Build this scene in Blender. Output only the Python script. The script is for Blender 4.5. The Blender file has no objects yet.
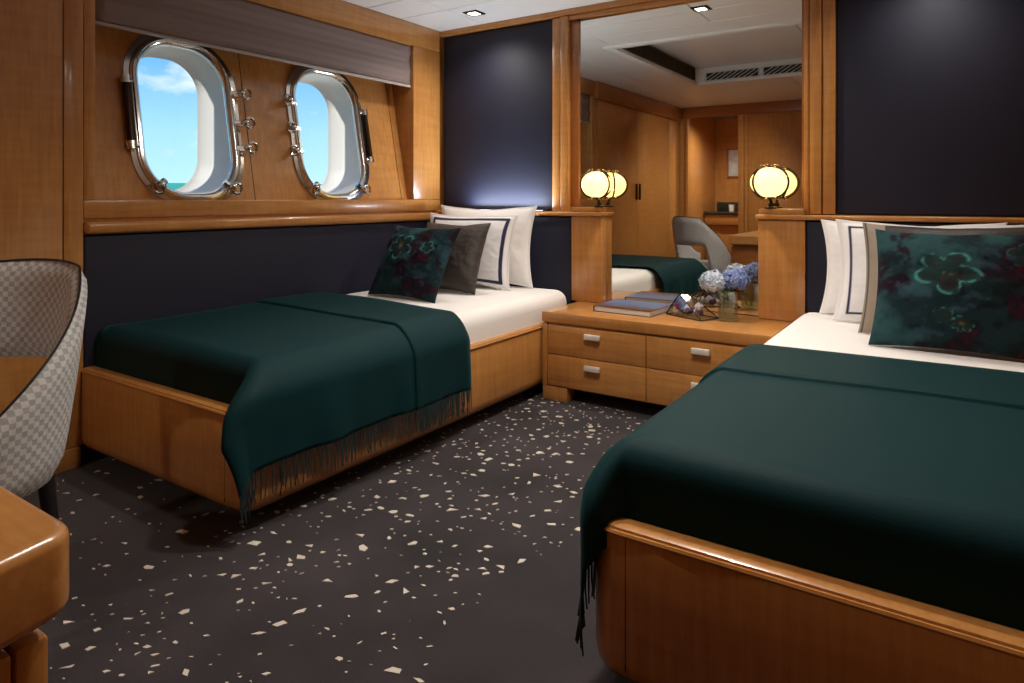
import bpy, bmesh, math, random
import numpy as np
from mathutils import Vector, Matrix, Euler
from math import radians, sin, cos, pi

scene = bpy.context.scene
COL = scene.collection

# ------------------------------------------------------------------ camera
cd = bpy.data.cameras.new('camera')
cam = bpy.data.objects.new('camera', cd)
COL.objects.link(cam)
cam.location = (0, 0, 1.10)
cam.rotation_euler = (radians(90), 0, radians(33.7))
cd.sensor_fit = 'HORIZONTAL'; cd.sensor_width = 36.0
cd.lens = 36.0 * 670.0 / 1024.0
cd.shift_y = -(341.5 - 198.0) / 1024.0
cd.clip_start = 0.02
scene.camera = cam

# ------------------------------------------------------------------ colour management
vs = scene.view_settings
vs.view_transform = 'Standard'; vs.look = 'None'; vs.gamma = 1.0
vs.use_curve_mapping = False
vs.exposure = 0.2

DOWN = 60.0          # watts of each recessed downlight
SKY = 1.15
GLOBE = 2.0
STRIP = 8.5

# ------------------------------------------------------------------ sky and sea outside the portholes
world = bpy.data.worlds.new('outdoors'); scene.world = world
world.use_nodes = True
nt = world.node_tree; nt.nodes.clear()
def N(t, typ, **kw):
    n = t.nodes.new(typ)
    for k, v in kw.items(): setattr(n, k, v)
    return n
tc = N(nt, 'ShaderNodeTexCoord'); sep = N(nt, 'ShaderNodeSeparateXYZ')
nt.links.new(tc.outputs['Generated'], sep.inputs[0])
ramp = N(nt, 'ShaderNodeValToRGB')
nt.links.new(sep.outputs['Z'], ramp.inputs[0])
els = ramp.color_ramp.elements
els[0].position = 0.0; els[0].color = (.50, .80, .93, 1)
els[1].position = 1.0; els[1].color = (.06, .20, .50, 1)
e = els.new(.09); e.color = (.36, .68, .93, 1)
e = els.new(.20); e.color = (.13, .41, .82, 1)
mp = N(nt, 'ShaderNodeMapping'); mp.inputs['Scale'].default_value = (5.0, 5.0, 11.0)
mp.inputs['Location'].default_value = (2.0, 1.30, 4.2)
nt.links.new(tc.outputs['Generated'], mp.inputs[0])
cn = N(nt, 'ShaderNodeTexNoise'); cn.inputs['Scale'].default_value = 1.25; cn.inputs['Detail'].default_value = 7
cn.inputs['Roughness'].default_value = .55
nt.links.new(mp.outputs[0], cn.inputs['Vector'])
cr = N(nt, 'ShaderNodeValToRGB'); cr.color_ramp.elements[0].position = .56; cr.color_ramp.elements[1].position = .74
nt.links.new(cn.outputs['Fac'], cr.inputs[0])
mixc = N(nt, 'ShaderNodeMix', data_type='RGBA')
nt.links.new(cr.outputs[0], mixc.inputs['Factor'])
nt.links.new(ramp.outputs[0], mixc.inputs['A']); mixc.inputs['B'].default_value = (.95, .96, .98, 1)
lt = N(nt, 'ShaderNodeMath', operation='LESS_THAN'); lt.inputs[1].default_value = .0200
nt.links.new(sep.outputs['Z'], lt.inputs[0])
mixs = N(nt, 'ShaderNodeMix', data_type='RGBA')
nt.links.new(lt.outputs[0], mixs.inputs['Factor'])
nt.links.new(mixc.outputs['Result'], mixs.inputs['A']); 
sr = N(nt, 'ShaderNodeValToRGB'); nt.links.new(sep.outputs['Z'], sr.inputs[0])      # the ramp clamps: remap depth below the horizon first
sm = N(nt, 'ShaderNodeMapRange'); sm.inputs['From Min'].default_value = .02; sm.inputs['From Max'].default_value = -.25
nt.links.new(sep.outputs['Z'], sm.inputs['Value']); nt.links.new(sm.outputs[0], sr.inputs[0])
sr.color_ramp.elements[0].color = (.05, .38, .38, 1); sr.color_ramp.elements[1].color = (.30, .38, .39, 1)
nt.links.new(sr.outputs[0], mixs.inputs['B'])
sl = bpy.data.lights.new('sun', 'SUN'); sl.energy = 3.0; sl.angle = radians(1.0); sl.color = (1.0, .95, .88)
so = bpy.data.objects.new('sun', sl); COL.objects.link(so); so.rotation_euler = Vector((.36, .78, -.52)).to_track_quat('-Z', 'Y').to_euler()
bg = N(nt, 'ShaderNodeBackground'); bg.inputs['Strength'].default_value = SKY
out = N(nt, 'ShaderNodeOutputWorld')
nt.links.new(mixs.outputs['Result'], bg.inputs[0]); nt.links.new(bg.outputs[0], out.inputs[0])

# ------------------------------------------------------------------ measures of the cabin (metres)
XL, XR = -3.0, 0.52          # side walls
YH = 3.565                   # headboard front
YM = 3.64                    # mirror
YB = -1.13                   # wall behind the camera
ZC = 2.255                   # ceiling
rng = random.Random(7)
nrng = np.random.default_rng(11)

# ------------------------------------------------------------------ materials
MATS = {}
def newmat(name):
    m = bpy.data.materials.new(name); m.use_nodes = True
    t = m.node_tree; t.nodes.clear()
    o = N(t, 'ShaderNodeOutputMaterial'); p = N(t, 'ShaderNodeBsdfPrincipled')
    t.links.new(p.outputs[0], o.inputs[0])
    MATS[name] = m
    return m, t, p
def plain(name, col, rough=.5, metal=0, coat=0, bump=0, bscale=200, sheen=0, var=0, spec=.5):
    m, t, p = newmat(name)
    p.inputs['Base Color'].default_value = (*col, 1); p.inputs['Roughness'].default_value = rough
    p.inputs['Metallic'].default_value = metal; p.inputs['Coat Weight'].default_value = coat
    p.inputs['Specular IOR Level'].default_value = spec
    p.inputs['Sheen Weight'].default_value = sheen
    if bump or var:
        c = N(t, 'ShaderNodeTexCoord'); n = N(t, 'ShaderNodeTexNoise')
        n.inputs['Scale'].default_value = bscale; n.inputs['Detail'].default_value = 4
        t.links.new(c.outputs['Object'], n.inputs['Vector'])
        if bump:
            b = N(t, 'ShaderNodeBump'); b.inputs['Strength'].default_value = bump; b.inputs['Distance'].default_value = .002
            t.links.new(n.outputs['Fac'], b.inputs['Height']); t.links.new(b.outputs[0], p.inputs['Normal'])
        if var:
            mx = N(t, 'ShaderNodeMix', data_type='RGBA'); mx.inputs['A'].default_value = (*[x * (1 - var) for x in col], 1)
            mx.inputs['B'].default_value = (*[min(1, x * (1 + var)) for x in col], 1)
            t.links.new(n.outputs['Fac'], mx.inputs['Factor']); t.links.new(mx.outputs['Result'], p.inputs['Base Color'])
    return m
def wood(name, dark, light, axis='z', rough=.29, coat=.38):
    m, t, p = newmat(name)
    c = N(t, 'ShaderNodeTexCoord')
    def noise(sc, scale, detail, rr=.5):
        mpn = N(t, 'ShaderNodeMapping'); mpn.inputs['Scale'].default_value = sc
        t.links.new(c.outputs['Object'], mpn.inputs[0])
        n = N(t, 'ShaderNodeTexNoise'); n.inputs['Scale'].default_value = scale; n.inputs['Detail'].default_value = detail
        n.inputs['Roughness'].default_value = rr
        t.links.new(mpn.outputs[0], n.inputs['Vector']); return n
    i = 'xyz'.index(axis)
    s1 = [9, 9, 9]; s1[i] = .7
    s2 = [2.2, 2.2, 2.2]; s2[i] = 16
    g = noise(s1, 6, 6, .6); f = noise(s2, 2.0, 3); bl = noise((1, 1, 1), 1.6, 2)
    def mul(a, k):
        n = N(t, 'ShaderNodeMath', operation='MULTIPLY'); t.links.new(a, n.inputs[0]); n.inputs[1].default_value = k; return n.outputs[0]
    def add(a, b_):
        n = N(t, 'ShaderNodeMath', operation='ADD'); t.links.new(a, n.inputs[0]); t.links.new(b_, n.inputs[1]); return n.outputs[0]
    s = add(add(mul(g.outputs['Fac'], .5), mul(f.outputs['Fac'], .25)), mul(bl.outputs['Fac'], .25))
    r = N(t, 'ShaderNodeValToRGB'); r.color_ramp.elements[0].position = .36; r.color_ramp.elements[1].position = .64
    r.color_ramp.elements[0].color = (*dark, 1); r.color_ramp.elements[1].color = (*light, 1)
    t.links.new(s, r.inputs[0]); t.links.new(r.outputs[0], p.inputs['Base Color'])
    p.inputs['Roughness'].default_value = rough; p.inputs['Coat Weight'].default_value = coat
    p.inputs['Coat Roughness'].default_value = .12
    return m
WD, WL = (.41, .165, .040), (.59, .277, .080)
w_z = wood('honey_wood_vertical', WD, WL, 'z')
w_x = wood('honey_wood_across', WD, WL, 'x')
w_y = wood('honey_wood_along', WD, WL, 'y')
w_d = wood('deep_wood', (.27, .085, .020), (.40, .150, .038), 'z')
m_navy = plain('navy_leather', (.010, .011, .028), .62, bump=.12, bscale=500, var=.10, spec=.40)
m_white = plain('white_linen', (.83, .80, .78), .85, bump=.12, bscale=60)
m_ceil = plain('white_lacquer_ceiling', (.86, .86, .85), .35, var=.04, bscale=3)
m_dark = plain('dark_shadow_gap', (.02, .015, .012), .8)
m_black = plain('black_wood', (.012, .011, .012), .35)
m_chrome = plain('polished_nickel', (.72, .70, .66), .16, metal=1)
m_handle = plain('satin_cream_metal', (.86, .82, .74), .35, metal=.25)
m_bronze = plain('dark_bronze', (.045, .026, .015), .35, metal=.8)
m_brass = plain('brass', (.70, .45, .20), .22, metal=1)
m_tunnel = plain('white_hull_paint', (.80, .78, .74), .6)
m_blind = plain('mauve_linen_blind', (.25, .185, .17), .9, bump=.3, bscale=420, var=.15)
m_hem = plain('blind_hem_bar', (.45, .40, .36), .5)
m_stone = plain('dark_stone', (.03, .035, .03), .25, var=.4, bscale=12)
m_grille = plain('grille_brown', (.075, .050, .040), .5)
m_vent = plain('vent_white', (.62, .62, .60), .4)
m_black_frame = plain('black_wire', (.015, .014, .014), .3, metal=.6)
m_seat = None

# carpet
m_carpet, t, p = newmat('charcoal_carpet')
c = N(t, 'ShaderNodeTexCoord')
n1 = N(t, 'ShaderNodeTexNoise'); n1.inputs['Scale'].default_value = 2.6; n1.inputs['Detail'].default_value = 5
n2 = N(t, 'ShaderNodeTexNoise'); n2.inputs['Scale'].default_value = 420; n2.inputs['Detail'].default_value = 2
for n in (n1, n2): t.links.new(c.outputs['Object'], n.inputs['Vector'])
r = N(t, 'ShaderNodeValToRGB'); r.color_ramp.elements[0].position = .35; r.color_ramp.elements[1].position = .68
r.color_ramp.elements[0].color = (.0115, .0085, .0108, 1); r.color_ramp.elements[1].color = (.036, .0275, .0325, 1)
t.links.new(n1.outputs['Fac'], r.inputs[0]); t.links.new(r.outputs[0], p.inputs['Base Color'])
b = N(t, 'ShaderNodeBump'); b.inputs['Strength'].default_value = .6; b.inputs['Distance'].default_value = .004
t.links.new(n2.outputs['Fac'], b.inputs['Height']); t.links.new(b.outputs[0], p.inputs['Normal'])
p.inputs['Roughness'].default_value = .95; p.inputs['Sheen Weight'].default_value = .1
m_fleck = plain('cream_carpet_flecks', (.60, .53, .46), .95, var=.25, bscale=9)

# wool throw
m_throw, t, p = newmat('teal_wool')
p.inputs['Base Color'].default_value = (.0040, .0265, .0305, 1); p.inputs['Roughness'].default_value = .60
p.inputs['Sheen Weight'].default_value = .06; p.inputs['Specular IOR Level'].default_value = .10; p.inputs['Sheen Roughness'].default_value = .35; p.inputs['Sheen Tint'].default_value = (.25, .75, .75, 1)
c = N(t, 'ShaderNodeTexCoord'); mpn = N(t, 'ShaderNodeMapping'); mpn.inputs['Scale'].default_value = (120, 420, 120)
n1 = N(t, 'ShaderNodeTexNoise'); n1.inputs['Scale'].default_value = 1; n1.inputs['Detail'].default_value = 3
t.links.new(c.outputs['Object'], mpn.inputs[0]); t.links.new(mpn.outputs[0], n1.inputs['Vector'])
b = N(t, 'ShaderNodeBump'); b.inputs['Strength'].default_value = .25; b.inputs['Distance'].default_value = .002
t.links.new(n1.outputs['Fac'], b.inputs['Height']); t.links.new(b.outputs[0], p.inputs['Normal'])
m_fringe = plain('teal_wool_fringe', (.012, .030, .032), .8)

# pattern painted through a colour attribute (print and weave only)
def attrmat(name, rough=.8, sheen=0, bump=.15, bscale=150, spec=.5):
    m, t, p = newmat(name)
    a = N(t, 'ShaderNodeAttribute'); a.attribute_name = 'print'
    t.links.new(a.outputs['Color'], p.inputs['Base Color'])
    p.inputs['Roughness'].default_value = rough; p.inputs['Sheen Weight'].default_value = sheen; p.inputs['Specular IOR Level'].default_value = spec
    c = N(t, 'ShaderNodeTexCoord'); n = N(t, 'ShaderNodeTexNoise'); n.inputs['Scale'].default_value = bscale
    t.links.new(c.outputs['Object'], n.inputs['Vector'])
    b = N(t, 'ShaderNodeBump'); b.inputs['Strength'].default_value = bump; b.inputs['Distance'].default_value = .002
    t.links.new(n.outputs['Fac'], b.inputs['Height']); t.links.new(b.outputs[0], p.inputs['Normal'])
    return m
m_print = attrmat('printed_velvet', .85, 0, spec=.15)
m_pcase = attrmat('pillowcase_cotton', .85, 0, .1, 60)
m_taupe = attrmat('taupe_silk', .5, 0, .5, 90, spec=.35)
m_cover = attrmat('book_cover', .3, 0, 0)

# chair fabric: small woven check
m_chair, t, p = newmat('grey_woven_check')
u = N(t, 'ShaderNodeUVMap'); ch = N(t, 'ShaderNodeTexChecker'); ch.inputs['Scale'].default_value = 1 / .0145
t.links.new(u.outputs[0], ch.inputs['Vector'])
ch.inputs['Color1'].default_value = (.56, .53, .49, 1); ch.inputs['Color2'].default_value = (.26, .235, .22, 1)
nn = N(t, 'ShaderNodeTexNoise'); nn.inputs['Scale'].default_value = 60; t.links.new(u.outputs[0], nn.inputs['Vector'])
mx = N(t, 'ShaderNodeMix', data_type='RGBA'); mx.inputs['Factor'].default_value = .35
t.links.new(ch.outputs[0], mx.inputs['A']); t.links.new(nn.outputs['Color'], mx.inputs['B']); mx.inputs['B'].default_value = (.4, .38, .36, 1)
hs = N(t, 'ShaderNodeHueSaturation'); hs.inputs['Saturation'].default_value = .25
t.links.new(mx.outputs['Result'], hs.inputs['Color']); t.links.new(hs.outputs[0], p.inputs['Base Color']); p.inputs['Roughness'].default_value = .85

# mirror, glass, lamps
m_mirror = plain('mirror_silver', (.78, .78, .74), .015, metal=1)
def glassmat(name, tint=(1, 1, 1), gl=.06):
    m = bpy.data.materials.new(name); m.use_nodes = True; t = m.node_tree; t.nodes.clear()
    o = N(t, 'ShaderNodeOutputMaterial'); mxs = N(t, 'ShaderNodeMixShader'); mxs.inputs[0].default_value = gl
    tr = N(t, 'ShaderNodeBsdfTransparent'); tr.inputs[0].default_value = (*tint, 1)
    g = N(t, 'ShaderNodeBsdfGlossy'); g.inputs['Roughness'].default_value = .02
    t.links.new(tr.outputs[0], mxs.inputs[1]); t.links.new(g.outputs[0], mxs.inputs[2]); t.links.new(mxs.outputs[0], o.inputs[0])
    MATS[name] = m; return m
m_pane = glassmat('porthole_glass', (.96, .98, .98), .03)
m_glass = glassmat('clear_glass', (.90, .95, .93), .14)
m_water = glassmat('water', (.82, .90, .86), .05)
def emit(name, col, s):
    m, t, p = newmat(name)
    p.inputs['Base Color'].default_value = (*col, 1); p.inputs['Emission Color'].default_value = (*col, 1)
    p.inputs['Emission Strength'].default_value = s; p.inputs['Roughness'].default_value = .25
    return m
m_globe = emit('amber_glass_globe_lit', (1.0, .72, .25), GLOBE)
m_lens = emit('downlight_lens_lit', (1.0, .90, .74), 5.0)
m_petal1 = plain('pale_blue_petals', (.56, .63, .92), .7, var=.5, bscale=60)
m_petal2 = plain('blue_violet_petals', (.22, .29, .66), .7, var=.85, bscale=60)
m_leaf = plain('leaf_green', (.05, .11, .03), .5)
m_stem = plain('stem_green', (.10, .16, .05), .6)
m_ameth = plain('amethyst', (.13, .025, .08), .2, var=.5, bscale=30)
m_quartz = plain('pale_quartz', (.55, .47, .50), .25, var=.3, bscale=30)
m_paper = plain('book_pages', (.80, .76, .70), .8)
m_art = plain('framed_paper', (.62, .64, .66), .6, var=.5, bscale=14)

# ------------------------------------------------------------------ geometry helpers
class MB:
    def __init__(s): s.bm = bmesh.new()
    def box(s, x0, x1, y0, y1, z0, z1, bev=0, seg=2):
        x0, x1 = min(x0, x1), max(x0, x1); y0, y1 = min(y0, y1), max(y0, y1); z0, z1 = min(z0, z1), max(z0, z1)
        r = bmesh.ops.create_cube(s.bm, size=1.0)
        for v in r['verts']:
            v.co = Vector(((x0 + x1) / 2 + v.co.x * (x1 - x0), (y0 + y1) / 2 + v.co.y * (y1 - y0), (z0 + z1) / 2 + v.co.z * (z1 - z0)))
        if bev:
            ed = {e for v in r['verts'] for e in v.link_edges}
            bmesh.ops.bevel(s.bm, geom=list(ed), offset=bev, segments=seg, profile=.5, affect='EDGES', clamp_overlap=True)
        return s
    def prism(s, pts, z0, z1, bev=0, seg=3):
        lo = [s.bm.verts.new((x, y, z0)) for x, y in pts]; hi = [s.bm.verts.new((x, y, z1)) for x, y in pts]
        n = len(pts); fs = []
        s.bm.faces.new(lo[::-1]); s.bm.faces.new(hi)
        for i in range(n): s.bm.faces.new((lo[i], lo[(i + 1) % n], hi[(i + 1) % n], hi[i]))
        if bev:
            ed = [e for e in s.bm.edges if (e.verts[0] in lo and e.verts[1] in lo) or (e.verts[0] in hi and e.verts[1] in hi)]
            bmesh.ops.bevel(s.bm, geom=ed, offset=bev, segments=seg, profile=.5, affect='EDGES', clamp_overlap=True)
        return s
    def lathe(s, prof, c=(0, 0, 0), seg=24, axis='z'):
        rings = []
        for r, z in prof:
            ring = []
            for k in range(seg):
                a = 2 * pi * k / seg
                q = {'z': (r * cos(a), r * sin(a), z), 'x': (z, r * cos(a), r * sin(a)), 'y': (r * sin(a), z, r * cos(a))}[axis]
                ring.append(s.bm.verts.new((c[0] + q[0], c[1] + q[1], c[2] + q[2])))
            rings.append(ring)
        for a, b_ in zip(rings, rings[1:]):
            for k in range(seg): s.bm.faces.new((a[k], a[(k + 1) % seg], b_[(k + 1) % seg], b_[k]))
        if prof[0][0] > 1e-5: s.bm.faces.new(rings[0][::-1])
        if prof[-1][0] > 1e-5: s.bm.faces.new(rings[-1])
        return s
    def tube(s, pts, r, seg=6, closed=False):
        pts = [Vector(q) for q in pts]; n = len(pts); rings = []
        rad = r if callable(r) else (lambda f: r)
        for i, q in enumerate(pts):
            a = pts[(i - 1) % n] if (closed or i > 0) else q; b_ = pts[(i + 1) % n] if (closed or i < n - 1) else q
            d = (b_ - a).normalized()
            up = Vector((0, 0, 1)) if abs(d.z) < .9 else Vector((0, 1, 0))
            e1 = d.cross(up).normalized(); e2 = d.cross(e1)
            rr = rad(i / max(1, n - 1))
            rings.append([s.bm.verts.new(q + e1 * cos(2 * pi * k / seg) * rr + e2 * sin(2 * pi * k / seg) * rr) for k in range(seg)])
        m = n if closed else n - 1
        for i in range(m):
            a, b_ = rings[i], rings[(i + 1) % n]
            for k in range(seg): s.bm.faces.new((a[k], a[(k + 1) % seg], b_[(k + 1) % seg], b_[k]))
        if not closed: s.bm.faces.new(rings[0][::-1]); s.bm.faces.new(rings[-1])
        return s
    def sphere(s, c, rx, ry=None, rz=None, u=16, v=10):
        ry = ry or rx; rz = rz or rx
        bmesh.ops.create_uvsphere(s.bm, u_segments=u, v_segments=v, radius=1.0, matrix=Matrix.Translation(c) @ Matrix.Diagonal((rx, ry, rz, 1)))
        return s
    def quad(s, *pts):
        s.bm.faces.new([s.bm.verts.new(q) for q in pts]); return s
    def strip(s, rings, closed=False, cap=False):
        R = [[s.bm.verts.new(q) for q in rr] for rr in rings]
        for a, b_ in zip(R, R[1:]):
            n = len(a); m = n if closed else n - 1
            for k in range(m): s.bm.faces.new((a[k], a[(k + 1) % n], b_[(k + 1) % n], b_[k]))
        if cap: s.bm.faces.new(R[0][::-1]); s.bm.faces.new(R[-1])
        return s

OFF = {}
def obj(name, b, mat, parent=None, origin=None, local=False, smooth=38, recalc=True):
    """links the collected shape as ONE mesh object; world-space vertices are shifted into the parent's frame"""
    bm = b.bm
    if recalc: bmesh.ops.recalc_face_normals(bm, faces=bm.faces[:])
    me = bpy.data.meshes.new(name)
    if not local:
        if parent is not None: o3 = OFF.get(parent.name, Vector())
        else: o3 = Vector(origin) if origin else Vector()
        if o3.length: bmesh.ops.translate(bm, verts=bm.verts[:], vec=-o3)
    bm.to_mesh(me); bm.free()
    if smooth:
        for pl in me.polygons: pl.use_smooth = True
        me.set_sharp_from_angle(angle=radians(smooth))
    me.materials.append(mat)
    o = bpy.data.objects.new(name, me); COL.objects.link(o)
    if parent is not None:
        o.parent = parent; OFF[o.name] = OFF.get(parent.name, Vector())
    elif origin:
        o.location = origin; OFF[o.name] = Vector(origin)
    return o
def tag(o, label=None, cat=None, group=None, kind=None):
    if label: o['label'] = label
    if cat: o['category'] = cat
    if group: o['group'] = group
    if kind: o['kind'] = kind
    return o
def thing(name, label, cat, loc=(0, 0, 0), rotz=0, group=None):
    o = bpy.data.objects.new(name, None); COL.objects.link(o)
    o.empty_display_size = .1; o.location = loc; o.rotation_euler = (0, 0, rotz)
    OFF[o.name] = Vector(loc)
    return tag(o, label, cat, group)
def struct(name, b, mat, label, cat, **kw):
    return tag(obj(name, b, mat, **kw), label, cat, kind='structure')
def fbm(x, y, seed, octv=4):
    r = np.random.default_rng(seed); L = r.random((64, 64)); out = np.zeros_like(x, dtype=float); amp = .5
    for k in range(octv):
        xi = np.floor(x).astype(int); yi = np.floor(y).astype(int); fx = x - xi; fy = y - yi
        fx = fx * fx * (3 - 2 * fx); fy = fy * fy * (3 - 2 * fy)
        g = lambda a, b_: L[a % 64, b_ % 64]
        out += amp * ((g(xi, yi) * (1 - fx) + g(xi + 1, yi) * fx) * (1 - fy) + (g(xi, yi + 1) * (1 - fx) + g(xi + 1, yi + 1) * fx) * fy)
        x = x * 2.03 + 7; y = y * 2.03 + 3; amp *= .5
    return out
def sstep(a, b_, x):
    t_ = np.clip((x - a) / (b_ - a), 0, 1); return t_ * t_ * (3 - 2 * t_)

# ================================================================== THE ROOM
floor = struct('floor', MB().box(XL - .47, XR + .1, YB - 1.6, 3.85, -.08, 0), m_carpet, 'dark charcoal carpet with scattered cream flecks', 'floor')
# cream flecks tufted into the carpet, a hair proud of the pile
fb = MB(); placed = []
def fdens(x, y):
    if x > -.62: return 0
    edge = -0.98 if y < 1.95 else -.62
    edge += .10 * sin(3.1 * y) * (y < 1.95)
    if x > edge: return 0
    d = 170 + 20 * float(sstep(1.0, 2.5, y + .55 * (x + 1.4)))
    d *= 1 - .70 * float(sstep(-1.65, -2.4, x))
    return d
area_n = int(2.7 * 3.9 * 190 * 2.0)
for k in range(area_n):
    x = rng.uniform(-2.98, -.4); y = rng.uniform(-.6, 3.2)
    if rng.random() > fdens(x, y) / 190: continue
    L = rng.choice((.009, .011, .013, .015, .018, .022, .030, .042)) * rng.uniform(.7, 1.15); W = L * rng.uniform(.28, .75)
    if y > 2.2: L *= .9; W = L * rng.uniform(.45, .9)
    if any((x - a) ** 2 + (y - b_) ** 2 < (.62 * (L + l2)) ** 2 for a, b_, l2 in placed[-900:]): continue
    placed.append((x, y, L)); a = rng.gauss(.55, .5)
    n = rng.choice((3, 4, 4, 5)); pts = []
    ph = rng.uniform(0, 6.28)
    for j in range(n):
        t_ = ph + 2 * pi * j / n + rng.uniform(-.35, .35); px, py = .5 * L * cos(t_), .5 * W * sin(t_)
        pts.append((x + px * cos(a) - py * sin(a), y + px * sin(a) + py * cos(a)))
    hi = [fb.bm.verts.new((q[0], q[1], .0022)) for q in pts]; lo = [fb.bm.verts.new((q[0], q[1], -.001)) for q in pts]
    fb.bm.faces.new(hi)
    for j in range(n): fb.bm.faces.new((lo[j], lo[(j + 1) % n], hi[(j + 1) % n], hi[j]))
tag(obj('carpet_fleck', fb, m_fleck, floor, smooth=0), 'cream shard shaped flecks tufted into the carpet', kind='stuff')

# ---- ceiling
RX0, RX1, RY0, RY1, ZR = -2.19, .10, .62, 2.55, 2.400      # raised tray in the middle of the ceiling
m_gap = plain('ceiling_gap', (.25, .25, .24), .6)
ceil = struct('ceiling', MB().box(XL - .5, RX0 - .012, YB - 1.6, 3.85, ZC + .006, ZC + .19).box(RX1 + .012, XR + .1, YB - 1.6, 3.85, ZC + .006, ZC + .19)
              .box(RX0 - .012, RX1 + .012, YB - 1.6, RY0 - .012, ZC + .006, ZC + .19).box(RX0 - .012, RX1 + .012, RY1 + .012, 3.85, ZC + .006, ZC + .19)
              .box(RX0 - .012, RX1 + .012, RY0 - .012, RY1 + .012, ZR + .006, ZR + .05), m_gap, 'pale lacquered ceiling in flat panels with a raised tray', 'ceiling')
def cpanel(x0, x1, y0, y1, z): obj('ceiling_panel', MB().box(x0 + .003, x1 - .003, y0 + .003, y1 - .003, z, z + .012, .002, 1), m_ceil, ceil)
for x0, x1 in ((XL, -2.62), (-2.62, -1.35), (-1.35, -.1), (-.1, XR)):
    cpanel(x0, x1, 3.20, 3.62, ZC); cpanel(x0, x1, 2.90, 3.20, ZC); cpanel(x0, x1, YB, .48, ZC)
cpanel(XL, -2.62, .48, 2.90, ZC); cpanel(-2.62, RX0, .48, 2.90, ZC); cpanel(RX1, XR, .48, 2.90, ZC)
cpanel(RX0, RX1, RY1, 2.90, ZC); cpanel(RX0, RX1, .48, RY0, ZC)
cpanel(RX0, -1.02, RY0, RY1, ZR); cpanel(-1.02, RX1, RY0, RY1, ZR)
for a in ((RX0 - .012, RX0, RY0, RY1), (RX1, RX1 + .012, RY0, RY1), (RX0, RX1, RY0 - .012, RY0), (RX0, RX1, RY1, RY1 + .012)):
    obj('tray_riser', MB().box(*a, ZC, ZR + .004), m_ceil, ceil)
for a in ((RX0 - .075, RX0 - .004, RY0 - .075, RY1 + .075), (RX1 + .004, RX1 + .075, RY0 - .075, RY1 + .075), (RX0 - .004, RX1 + .004, RY0 - .075, RY0 - .004), (RX0 - .004, RX1 + .004, RY1 + .004, RY1 + .075)):
    obj('tray_moulding', MB().box(*a, ZC - .014, ZC + .002, .004), m_ceil, ceil)

# ---- wall behind the beds
wb = struct('wall_back', MB().box(XL - .5, XR + .1, YM + .012, YM + .12, 0, ZC + .05), w_z, 'honey wood wall with navy leather panels around a tall mirror', 'wall')
def part(name, mat, parent, *a, bev=0, seg=2): return obj(name, MB().box(*a, bev, seg), mat, parent)
part('upholstered_panel', m_navy, wb, XL + .012, -2.106, 3.622, YM, 1.02, 2.217, bev=.012, seg=3)
part('upholstered_panel', m_navy, wb, -.501, XR, 3.622, YM, 1.02, 2.217, bev=.012, seg=3)
part('column_strip', w_z, wb, -2.104, -2.047, 3.605, YM, 1.02, 2.217, bev=.004)
part('column_strip', w_z, wb, -2.043, -1.988, 3.598, YM, 1.02, 2.217, bev=.004)
part('column_strip', w_z, wb, -.647, -.622, 3.604, YM, 1.02, 2.217, bev=.004)
part('column_strip', w_z, wb, -.619, -.565, 3.598, YM, 1.02, 2.217, bev=.004)
part('column_strip', w_z, wb, -.561, -.503, 3.605, YM, 1.02, 2.217, bev=.004)
part('cornice', w_x, wb, XL, XR, 3.590, YM, 2.220, ZC, bev=.004)
part('mirror_header', w_x, wb, -1.987, -.648, 3.606, YM, 2.188, 2.219, bev=.004)
for x0, x1, lx0, lx1 in ((-1.948, -1.748, XL + .002, -1.738), (-.858, -.633, -.870, XR)):
    part('pier', w_z, wb, x0, x1, YH, YM, .482, .990, bev=.005)
    part('headboard_ledge', w_x, wb, lx0, lx1, 3.548, 3.639, .991, 1.016, bev=.007, seg=3)
    part('lamp_plinth', w_x, wb, x0 + .006, x1 - .004, 3.556, YM, 1.0165, 1.046, bev=.004)
    part('wall_panel', w_z, wb, *((XL, x0) if x0 < -1 else (x1, XR)), 3.6385, YM + .011, 0, 1.012)

hb = obj('headboard', MB().box(XL + .014, -1.950, YH, 3.638, .12, .988, .016, 3), m_navy, origin=None)
tag(hb, 'navy leather headboard pad behind the bed below the portholes', 'headboard', 'navy headboards')
hb = obj('headboard', MB().box(-.631, XR - .004, YH, 3.638, .12, .988, .016, 3), m_navy)
tag(hb, 'navy leather headboard pad of the bed on the right', 'headboard', 'navy headboards')

mi = thing('wall_mirror', 'tall wall mirror between the two lamps, reflecting the cabin', 'mirror', (-1.31, YM, .482))
obj('mirror_glass', MB().box(-1.987, -.648, YM, YM + .010, .484, 2.187), m_mirror, mi, smooth=0)
obj('mirror_frame', MB().box(-1.9875, -1.928, 3.628, YM - .0005, 1.047, 2.187, .003), w_d, mi)
obj('mirror_frame', MB().box(-.660, -.6475, 3.628, YM - .0005, 1.047, 2.187, .003), w_d, mi)

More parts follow.
